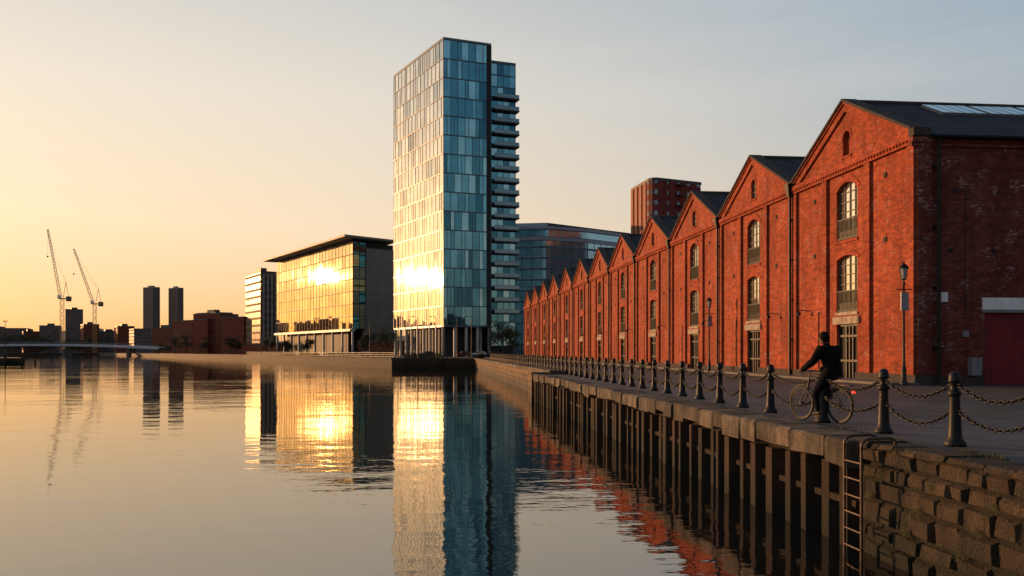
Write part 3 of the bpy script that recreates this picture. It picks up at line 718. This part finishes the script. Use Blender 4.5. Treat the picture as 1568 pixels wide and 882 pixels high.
# ---------------------------------------------------------------- cranes
def lattice(m,a,b,w0,w1,n,mat,th):
    a=Vector(a);b=Vector(b); d=(b-a).normalized(); s=d.cross(Vector((0,1,0.01))).normalized(); t=d.cross(s)
    def c(k,i):
        w=(w0+(w1-w0)*k/n)/2; sg=((-1,-1),(1,-1),(1,1),(-1,1))[i]; return a.lerp(b,k/n)+s*w*sg[0]+t*w*sg[1]
    for i in range(4): m.beam(c(0,i),c(n,i),th,mat)
    for k in range(n):
        for i in range(4):
            j=(i+1)%4; m.beam(c(k,i) if (k+i)%2 else c(k,j),c(k+1,j) if (k+i)%2 else c(k+1,i),th*.6,mat)
def crane(px,pyb,pyt,jx,jy,Z):
    m=MB(); base=W(px,Z); zt=HT(pyt,Z); s=Z/F
    lattice(m,(base.x,base.y,0),(base.x,base.y,zt),2.4,2.4,int(zt/3),'steelL',.20)
    right=Vector((CT,-ST,0))
    top=base+Vector((0,0,zt)); tip=base+right*((jx-px)*s)+Vector((0,0,HT(jy,Z)))
    m.obox(top,right,Vector((ST,CT,0)),-2.5,6.5,-1.8,1.8,0,.8,'steelL')
    m.obox(top,right,Vector((ST,CT,0)),-2.2,-.2,-3.2,-1.2,.8,3.2,'white')
    m.obox(top,right,Vector((ST,CT,0)),4.0,7.0,-1.6,1.6,-1.8,2.2,'dconc')
    foot=top+right*-1.2+Vector((0,0,1))
    lattice(m,foot,tip,1.9,1.0,22,'steelL',.17)
    ap=top+right*3.2+Vector((0,0,14)); m.beam(top+right*1.0+Vector((0,0,1)),ap,.28,'steelL'); m.beam(top+right*5.5+Vector((0,0,1)),ap,.28,'steelL')
    m.beam(ap,foot.lerp(tip,.93),.10,'steelL'); m.beam(ap,foot.lerp(tip,.6),.08,'steelL')
    m.beam(tip,tip-Vector((0,0,22)),.08,'steelL'); m.obox(tip-Vector((0,0,23)),right,Vector((0,1,0)),-.5,.5,-.5,.5,0,1.2,'dconc')
    obj('tower_crane',m.mesh('crane'))
crane(95,525,458,73,351,700); crane(145,520,466,113,381,760)

# ---------------------------------------------------------------- trees, hills
leaf=plain('foliage',(.055,.050,.022),.9,0,.5,.3); bark=plain('bark',(.07,.05,.035),.9)
def tree_into(m,x,y,h,w,nl,ls,rr):
    m.cyl((x,y,0),(x,y,h*.45),h*.03,h*.018,6,bark)
    cl=[]
    for i in range(9):
        a=rr.uniform(0,6.28); r=rr.uniform(.1,.42)*w; z=h*rr.uniform(.38,.9)
        c=Vector((x+math.cos(a)*r,y+math.sin(a)*r,z)); cl.append((c,rr.uniform(.12,.24)*w)); m.cyl((x,y,h*rr.uniform(.25,.45)),c,h*.012,h*.004,4,bark,False)
    for i in range(nl):
        c,r=rr.choice(cl); d=Vector((rr.gauss(0,.6),rr.gauss(0,.6),rr.gauss(0,.5)))*r; p=c+d
        a=Vector((rr.uniform(-1,1),rr.uniform(-1,1),rr.uniform(-1,1))).normalized(); b=a.orthogonal().normalized()
        m.face([p-a*ls,p+b*ls*.6,p+a*ls,p-b*ls*.6],leaf)
for px,Z,h in ((770,232,10),(786,226,8),(594,262,9),(562,275,7),(285,455,11),(268,500,12),(318,450,9),(352,400,8),(440,330,6),(470,318,6),(362,405,7),(412,372,7)):
    p=W(px,Z); m=MB(); tree_into(m,0,0,h,h*.8,1000,.26,R); obj('tree',m.mesh('tree'),None,(p.x,p.y,0))
m=MB()
for i in range(90):
    px=R.uniform(-250,235); Z=R.uniform(780,1000)
    p=W(px,Z); h=R.uniform(9,19); tree_into(m,p.x,p.y,h,h*1.1,140,1.0,R)
for i in range(8):
    p=W(236+i*4,640+i*6); h=R.uniform(6,9); tree_into(m,p.x,p.y,h,h*.8,90,.6,R)
obj('distant_trees',m.mesh('trees'))
m=MB()
for a,b,o_ in ((P4,P5,14),(P4,P3,20)):
    d=(b-a); L=d.length; d.normalize(); n=Vector((-d.y,d.x,0)); n=n if n.dot(a)>0 else -n
    for i in range(5200):
        k=R.uniform(2,L-2)
        if int(k/11)%3==0: continue
        p=a+d*k+n*(o_+R.gauss(0,.5)); zz=R.uniform(0,1.3)*(.7+.5*noise.noise(Vector((k*.4,0,0)))); q0=Vector((R.uniform(-1,1),R.uniform(-1,1),R.uniform(-1,1))).normalized(); q1=q0.orthogonal().normalized()
        p.z=max(.1,zz); m.face([p-q0*.2,p+q1*.14,p+q0*.2,p-q1*.14],leaf)
obj('hedge',m.mesh('hedge'))
hm=plain('hazy_hill_woods',(.16,.11,.075),.95,0,.25,.01)  # woodland brown made paler, so distance haze is in the base colour
m=MB(); N=160; prev=None
for i in range(N+1):
    px=-1200+i*(3000/N); Z=2600; h=62+34*noise.noise(Vector((px*.004,1,0)))+12*noise.noise(Vector((px*.03,5,0)))+4*noise.noise(Vector((px*.15,9,0)))
    if px>420: h*=.7
    a=W(px,Z-600,0); b=W(px,Z,h*.8); c=W(px,Z+500,h)
    if prev: m.face([prev[0],a,b,prev[1]],hm,True); m.face([prev[1],b,c,prev[2]],hm,True)
    prev=(a,b,c)
obj('hills',m.mesh('hills'))
ml=MB(); ml.cyl((0,0,0),(0,0,7.5),.09,.05,6,'darkframe'); ml.tube([(0,0,7.5),(-.4,0,7.8),(-1.0,0,7.8)],.04,5,'darkframe'); ml.box(-1.3,-.8,-.12,.12,7.7,7.82,'darkframe'); mme=ml.mesh('lamp')
for k in range(9):
    p=P4.lerp(P5,.03+k*.11)+Vector((2.5,3,0)); obj('street_lamp',mme,None,(p.x,p.y,0))
for px in (640,668,700,722): p=W(px,156); obj('street_lamp',mme,None,(p.x,p.y,0))
def car(px,Z,col):
    e=MB(); mt=plain('car_paint',col,.25,.2)
    body=[(-2.1,.35),(-2.15,.75),(-1.9,.95),(-1.25,1.0),(-.75,1.42),(.75,1.45),(1.5,1.0),(2.1,.85),(2.15,.4)]
    n=len(body); a=[(x,-.85,z) for x,z in body]; b=[(x,.85,z) for x,z in body]
    e.face(a,mt); e.face(b[::-1],mt)
    for i in range(n): j=(i+1)%n; e.face([a[i],b[i],b[j],a[j]],mt)
    for s in(-.86,.86): e.face([(-1.1,s,1.0),(1.3,s,1.0),(.7,s,1.38),(-.7,s,1.36)],'doorglass')
    for x in (-1.3,1.35):
        for s in (-.8,.8): e.cyl((x,s-.1,.33),(x,s+.1,.33),.33,.33,14,'black')
    p=W(px,Z); obj('parked_car',e.mesh('car'),None,(p.x,p.y,0),(0,0,R.uniform(-.3,.3)))
for px,Z,c in ((735,206,(.5,.5,.5)),(757,204,(.05,.05,.06)),(712,209,(.12,.03,.03)),(560,270,(.4,.4,.4)),(655,209,(.06,.07,.1))): car(px,Z,c)

# ---------------------------------------------------------------- bicycle
rear=Vector((7.94,15.75,0)); front=Vector((7.64,16.77,0)); hd=(front-rear).normalized()
ang=math.atan2(hd.y,hd.x)
be=empty('bicycle',tuple(rear+Vector((0,0,.004))),(0,0,ang))
rub='black'; fr=plain('bike_frame',(.012,.012,.014),.4,.2); ch=plain('chrome',(.06,.057,.052),.4,.7); WB=1.06; rw=.335
for nm,x in (('rear_wheel',0),('front_wheel',WB)):
    m=MB(); m.torus((x,0,rw+.012),(1,0,0),(0,0,1),rw-.008,rw-.008,.023,40,8,rub); m.torus((x,0,rw+.012),(1,0,0),(0,0,1),rw-.038,rw-.038,.010,40,6,ch)
    m.cyl((x,-.05,rw+.012),(x,.05,rw+.012),.022,.022,10,ch)
    for i in range(28):
        a=2*math.pi*i/28; m.cyl((x,(.03 if i%2 else -.03),rw+.012),(x+(rw-.04)*math.cos(a),0,rw+.012+(rw-.04)*math.sin(a)),.0018,.0018,3,fr,False)
    pts=[]
    for i in range(13):
        a=math.radians(20+i*12.5) if x==0 else math.radians(10+i*11)
        pts.append((x+(rw+.035)*math.cos(a),0,rw+.012+(rw+.035)*math.sin(a)))
    m.tube(pts,.012,6,fr); obj(nm,m.mesh(nm),be)
m=MB(); bb=Vector((.44,0,.29)); st=Vector((.27,0,.80)); ht=Vector((.84,0,.86)); hb=Vector((.88,0,.68)); fa=Vector((WB,0,rw+.012)); ra_=Vector((0,0,rw+.012))
for a,b,r in ((bb,st,.018),(st,ht,.017),(bb,hb,.020),(ht,hb,.022),(st,Vector((.24,0,.90)),.014)): m.cyl(a,b,r,r,8,fr)
for s in (-.055,.055):
    o=Vector((0,s,0)); m.cyl(bb+o*.5,ra_+o,.010,.009,6,fr); m.cyl(st+o*.3,ra_+o,.009,.009,6,fr); m.tube([hb+o*.8,hb+Vector((.06,s,-.12)),fa+o],.012,6,fr)
m.cyl(ht,ht+Vector((-.03,0,.13)),.013,.013,8,fr); m.cyl(ht+Vector((-.03,0,.12)),ht+Vector((.05,0,.14)),.013,.013,8,fr)
m.tube([(.70,.29,.985),(.80,.27,1.0),(.87,.18,1.0),(.89,0,1.0),(.87,-.18,1.0),(.80,-.27,1.0),(.70,-.29,.985)],.012,8,fr)
for s in (1,-1): m.cyl((.69,.292*s,.984),(.81,.265*s,1.0),.018,.018,8,rub); m.tube([(.83,.25*s,.99),(.78,.27*s,.955),(.72,.28*s,.945)],.006,5,ch)
obj('frame_and_handlebar',m.mesh('frame'),be)
m=MB(); m.faces([(.02,-.085,.915),(.02,.085,.915),(.14,.085,.93),(.14,-.085,.93),(.32,-.02,.925),(.32,.02,.925),(.02,-.07,.87),(.02,.07,.87),(.14,.05,.88),(.14,-.05,.88),(.32,-.015,.895),(.32,.015,.895)],[(0,1,2,3),(3,2,5,4),(6,7,8,9),(9,8,11,10),(0,1,7,6),(1,2,8,7),(2,5,11,8),(5,4,10,11),(4,3,9,10),(3,0,6,9)],rub); obj('saddle',m.mesh('saddle'),be)
m=MB(); m.torus(bb+Vector((0,-.06,0)),(1,0,0),(0,0,1),.085,.085,.006,20,4,ch); m.cyl(bb+Vector((0,-.08,0)),bb+Vector((0,.08,0)),.02,.02,8,ch)
pL=bb+Vector((.01,.10,-.17)); pR=bb+Vector((-.01,-.10,.17))
m.cyl(bb+Vector((0,.075,0)),pL+Vector((0,-.02,0)),.010,.008,6,ch); m.cyl(bb+Vector((0,-.075,0)),pR+Vector((0,.02,0)),.010,.008,6,ch)
for p,s in ((pL,1),(pR,-1)): m.box(p.x-.045,p.x+.045,min(p.y,p.y+.09*s),max(p.y,p.y+.09*s),p.z-.012,p.z+.012,rub)
m.tube([(.44,-.065,.375),(.0,-.05,.38)],.004,4,rub); m.tube([(.44,-.065,.205),(.0,-.05,.31)],.004,4,rub); obj('crankset',m.mesh('crank'),be)
t=NT('tail_lamp_red'); t.set(Base_Color=(.7,.01,.01),Roughness=.3,Emission_Color=(1,.03,.02),Emission_Strength=1.5)
m=MB(); m.box(-.37,-.34,-.035,.035,.60,.65,t.mat); m.box(-.30,-.0,-.07,.07,.745,.757,fr); m.cyl((-.28,.06,.75),(0,.05,rw),.005,.005,5,fr); m.cyl((-.28,-.06,.75),(0,-.05,rw),.005,.005,5,fr); m.cyl((-.345,0,.65),(-.29,0,.75),.006,.006,5,fr); m.cyl((0,0,.75),(.26,0,.78),.006,.006,5,fr)
obj('rack_and_tail_lamp',m.mesh('rack'),be)

# ---------------------------------------------------------------- cyclist
cl=NT('dark_clothes'); o=cl.new('ShaderNodeTexCoord').outputs['Object']; sp=cl.new('ShaderNodeSeparateXYZ'); cl.L(o,sp.inputs[0])
cf=cl.ramp(sp.outputs[2],[(.955,0.0),(.965,1.0)]); nn=cl.noise(o,14,4,.6)
cc_=cl.mix(cf,(.0045,.005,.008),(.006,.0055,.006)); cl.b.inputs['Specular IOR Level'].default_value=.08; cl.set(Base_Color=cc_,Roughness=.95,Normal=cl.bump(nn,.5,.02))
skin=plain('skin',(.16,.08,.05),.55,0,.1,10,.3); hair=plain('hair',(.006,.005,.005),.8,0,.3,5,.1); shoe=plain('shoe',(.008,.007,.007),.6,0,.3,5,.2)
ce=empty('cyclist',tuple(rear+Vector((0,0,.004))),(0,0,ang))
def skinobj(name,verts,edges,rad,mat,sub=2,root=0):
    me=bpy.data.meshes.new(name); me.from_pydata(verts,edges,[]); me.materials.append(mat); ob=obj(name,me,ce)
    sk=ob.modifiers.new('Skin','SKIN')
    for i,r in enumerate(rad):
        r=r if isinstance(r,tuple) else (r,r); me.skin_vertices[0].data[i].radius=r
        me.skin_vertices[0].data[i].use_root=(i==root)
    sk.use_smooth_shade=True
    s=ob.modifiers.new('Sub','SUBSURF'); s.levels=sub; s.render_levels=sub
    return ob
V=[(.20,0,.98),(.23,0,1.10),(.27,0,1.24),(.32,0,1.38),(.36,0,1.47),(.39,0,1.545),
   (.32,.19,1.43),(.40,.27,1.22),(.58,.29,1.10),(.745,.285,1.03),
   (.32,-.19,1.43),(.40,-.27,1.22),(.58,-.29,1.10),(.745,-.285,1.03),
   (.21,.10,.93),(.38,.125,.73),(.505,.135,.56),(.46,.14,.38),(.42,.14,.20),
   (.24,-.10,.94),(.43,-.12,.90),(.62,-.13,.87),(.53,-.14,.69),(.43,-.14,.53)]
E=[(0,1),(1,2),(2,3),(3,4),(4,5),(3,6),(6,7),(7,8),(8,9),(3,10),(10,11),(11,12),(12,13),(0,14),(14,15),(15,16),(16,17),(17,18),(0,19),(19,20),(20,21),(21,22),(22,23)]
RD=[(.165,.18),(.165,.18),(.16,.20),(.145,.20),(.08,.085),.060,.11,.082,.068,.048,.11,.082,.068,.048,.13,.108,.084,.072,.058,.13,.108,.084,.072,.058]
skinobj('body',V,E,RD,cl.mat)
for s,ank,pd in ((1,(.42,.14,.20),pL),(-1,(.43,-.14,.53),pR)):
    y=.145*s; z=pd.z+.045
    skinobj('shoe_left' if s>0 else 'shoe_right',[(pd.x-.10,y,z+.02),(pd.x-.03,y,z+.02),(pd.x+.07,y,z),(pd.x+.14,y,z-.005),(ank[0]-.01,y,ank[2]-.01)],[(0,1),(1,2),(2,3),(1,4)],[(.036,.036),(.042,.045),(.034,.045),(.024,.036),(.045,.045)],shoe,2,1)
for s in (1,-1):
    y=.282*s
    vs=[(.735,y,1.03),(.77,y-.002*s,1.03),(.80,y-.005*s,1.028)]; es=[(0,1),(1,2)]; rd=[(.028,.028),(.034,.022),(.036,.018)]
    skinobj('palm_left' if s>0 else 'palm_right',vs,es,rd,skin,1)
    for k in range(4):
        fx=.745+.021*k; l=(.9,1,.97,.8)[k]
        fy=y-.0015*s*k
        skinobj('finger',[(fx,fy-.005*s,1.035),(fx+.004,fy+.028*s*l,1.022),(fx+.004,fy+.032*s*l,.995),(fx+.002,fy+.008*s,.965)],[(0,1),(1,2),(2,3)],[.0095,.009,.0085,.007],skin,1)
    skinobj('thumb',[(.755,y-.018*s,1.03),(.765,y-.034*s,1.01),(.785,y-.030*s,.985),(.80,y-.015*s,.972)],[(0,1),(1,2),(2,3)],[.012,.011,.010,.008],skin,1)
bm=bmesh.new(); bmesh.ops.create_icosphere(bm,subdivisions=4,radius=1)
for v in bm.verts:
    x,y,z=v.co; X=x*.100; Y=y*.078; Z=z*.122
    if z<0: k=1+z*.28; Y*=k; X=X*(1+z*.12)+(.010*-z if x>0 else .018*z*-1)
    if x>0:
        X+=.024*math.exp(-((y/.16)**2+((z+.12)/.16)**2))
        X+=.008*math.exp(-((y/.5)**2+((z+.80)/.15)**2))
        X-=.008*math.exp(-(((abs(y)-.38)/.16)**2+((z-.10)/.12)**2))
        X+=.006*math.exp(-((y/.28)**2+((z+.48)/.07)**2))
        X+=.005*math.exp(-((y/.6)**2+((z-.28)/.1)**2))
    v.co=(X,Y,Z)
for f in bm.faces: f.smooth=True
me=bpy.data.meshes.new('head'); bm.to_mesh(me); bm.free(); me.materials.append(skin)
hp=(.435,0,1.655); head=obj('head',me,ce,hp,(0,math.radians(6),math.radians(8)))
m=MB()
for s in (1,-1):
    m.torus((-.005,.080*s,-.005),(1,0,.2),(0,0,1),.016,.027,.008,12,6,skin); m.torus((.0,.074*s,-.005),(1,0,0),(0,0,1),.008,.016,.010,10,5,skin)
    m.lathe((.083,.030*s,.010),[(0,-.012),(.008,-.009),(.012,0),(.008,.009),(0,.012)],8,'white'); m.lathe((.092,.030*s,.010),[(0,-.005),(.005,0),(0,.005)],6,'black')
m.box(.098,.101,-.022,.022,-.062,-.058,'red'); obj('face_features',m.mesh('face'),head)
bm=bmesh.new(); bmesh.ops.create_icosphere(bm,subdivisions=4,radius=1); dl=[]
for v in bm.verts:
    x,y,z=v.co; 
    if z< -.62+ .95*max(0,x+.25) or (x>.55 and z<.45): dl.append(v)
    k=1+.03*noise.noise(v.co*6); v.co=(x*.116*k-.004,y*.094*k,z*.138*k)
bmesh.ops.delete(bm,geom=dl,context='VERTS')
for f in bm.faces: f.smooth=True
me=bpy.data.meshes.new('hair'); bm.to_mesh(me); bm.free(); me.materials.append(hair); ho=obj('hair',me,head); sd=ho.modifiers.new('s','SOLIDIFY'); sd.thickness=.01
skinobj('collar',[(.36,0,1.49),(.39,0,1.555)],[(0,1)],[.088,.076],cl.mat,2)

# ---------------------------------------------------------------- world
wd=bpy.data.worlds.new('World'); scene.world=wd; wd.use_nodes=True; nt=wd.node_tree; ns=nt.nodes; ns.clear()
class WN(NT):
    def __init__(s): s.t=nt; s.n=ns
w=WN()
tc=w.new('ShaderNodeTexCoord').outputs['Generated']
nv=w.new('ShaderNodeVectorMath',operation='NORMALIZE'); w.L(tc,nv.inputs[0]); dv_=nv.outputs[0]
sp=w.new('ShaderNodeSeparateXYZ'); w.L(dv_,sp.inputs[0])
fl=w.new('ShaderNodeVectorMath',operation='MULTIPLY'); w.L(dv_,fl.inputs[0]); fl.inputs[1].default_value=(1,1,0)
fn=w.new('ShaderNodeVectorMath',operation='NORMALIZE'); w.L(fl.outputs[0],fn.inputs[0])
sh=Vector((SUND.x,SUND.y,0)).normalized()
dt=w.new('ShaderNodeVectorMath',operation='DOT_PRODUCT'); w.L(fn.outputs[0],dt.inputs[0]); dt.inputs[1].default_value=tuple(sh)
az=w.new('ShaderNodeMapRange',interpolation_type='SMOOTHSTEP'); w.L(dt.outputs['Value'],az.inputs[0]); az.inputs[1].default_value=-.2; az.inputs[2].default_value=1.0
sunr=w.ramp(sp.outputs[2],[(0.0,(1.0,.45,.14)),(.05,(1.0,.59,.27)),(.14,(1.0,.76,.50)),(.28,(.86,.76,.63)),(.42,(.60,.60,.58)),(1.0,(.12,.18,.27))])
antr=w.ramp(sp.outputs[2],[(0.0,(.57,.39,.31)),(.08,(.51,.42,.39)),(.20,(.35,.42,.48)),(.36,(.23,.36,.49)),(.6,(.10,.19,.32)),(1.0,(.05,.10,.20))])
sky=w.mix(az.outputs[0],antr,sunr)
bk_=w.new('ShaderNodeMapRange',interpolation_type='SMOOTHSTEP'); w.L(dt.outputs['Value'],bk_.inputs[0]); bk_.inputs[1].default_value=-1.0; bk_.inputs[2].default_value=.15; bk_.inputs[3].default_value=.62; bk_.inputs[4].default_value=1.0
sm_=w.new('ShaderNodeVectorMath',operation='SCALE'); w.L(sky,sm_.inputs[0]); w.L(bk_.outputs[0],sm_.inputs['Scale']); sky=sm_.outputs[0]
d3=w.new('ShaderNodeVectorMath',operation='DOT_PRODUCT'); w.L(dv_,d3.inputs[0]); d3.inputs[1].default_value=tuple(SUND)
cl0=w.new('ShaderNodeMath',operation='MAXIMUM'); w.L(d3.outputs['Value'],cl0.inputs[0]); cl0.inputs[1].default_value=0
def glow(base,pw,col,k):
    p=w.new('ShaderNodeMath',operation='POWER'); w.L(cl0.outputs[0],p.inputs[0]); p.inputs[1].default_value=pw
    m=w.new('ShaderNodeMath',operation='MULTIPLY'); w.L(p.outputs[0],m.inputs[0]); m.inputs[1].default_value=k
    return w.mix(1.0,base,w.mix(m.outputs[0],(0,0,0),col),'ADD')
sky=glow(sky,70,(1.0,.54,.20),.45)
cn=w.noise(dv_,2.2,5,.6,(1,1,6)); cn2=w.ramp(cn,[(.45,0.0),(.75,.16)]); sky=w.mix(cn2,sky,(.92,.79,.68))
nis=w.new('ShaderNodeTexSky'); nis.sky_type='NISHITA'; nis.sun_disc=False; nis.sun_elevation=SUNEL; nis.sun_rotation=math.atan2(SUND.x,SUND.y); nis.dust_density=2
sc=w.new('ShaderNodeVectorMath',operation='SCALE'); w.L(nis.outputs[0],sc.inputs[0]); sc.inputs['Scale'].default_value=.02
fin=w.mix(1.0,sky,sc.outputs[0],'ADD')
bgn=w.new('ShaderNodeBackground'); w.L(fin,bgn.inputs[0]); bgn.inputs[1].default_value=.95
ow=w.new('ShaderNodeOutputWorld'); w.L(bgn.outputs[0],ow.inputs[0])
sl=bpy.data.lights.new('sun','SUN'); sl.energy=5.0; sl.angle=math.radians(.55); sl.color=(1,.50,.20)
so=bpy.data.objects.new('sun',sl); scene.collection.objects.link(so); so.rotation_euler=(-SUND).to_track_quat('-Z','Y').to_euler()
cam=bpy.data.cameras.new('camera'); cam.lens=30; cam.sensor_width=36; cam.shift_y=97/1568; cam.clip_end=20000; cam.clip_start=.1
co=bpy.data.objects.new('camera',cam); scene.collection.objects.link(co); co.location=(0,0,CAMZ); co.rotation_euler=(math.radians(90),0,-TH); scene.camera=co
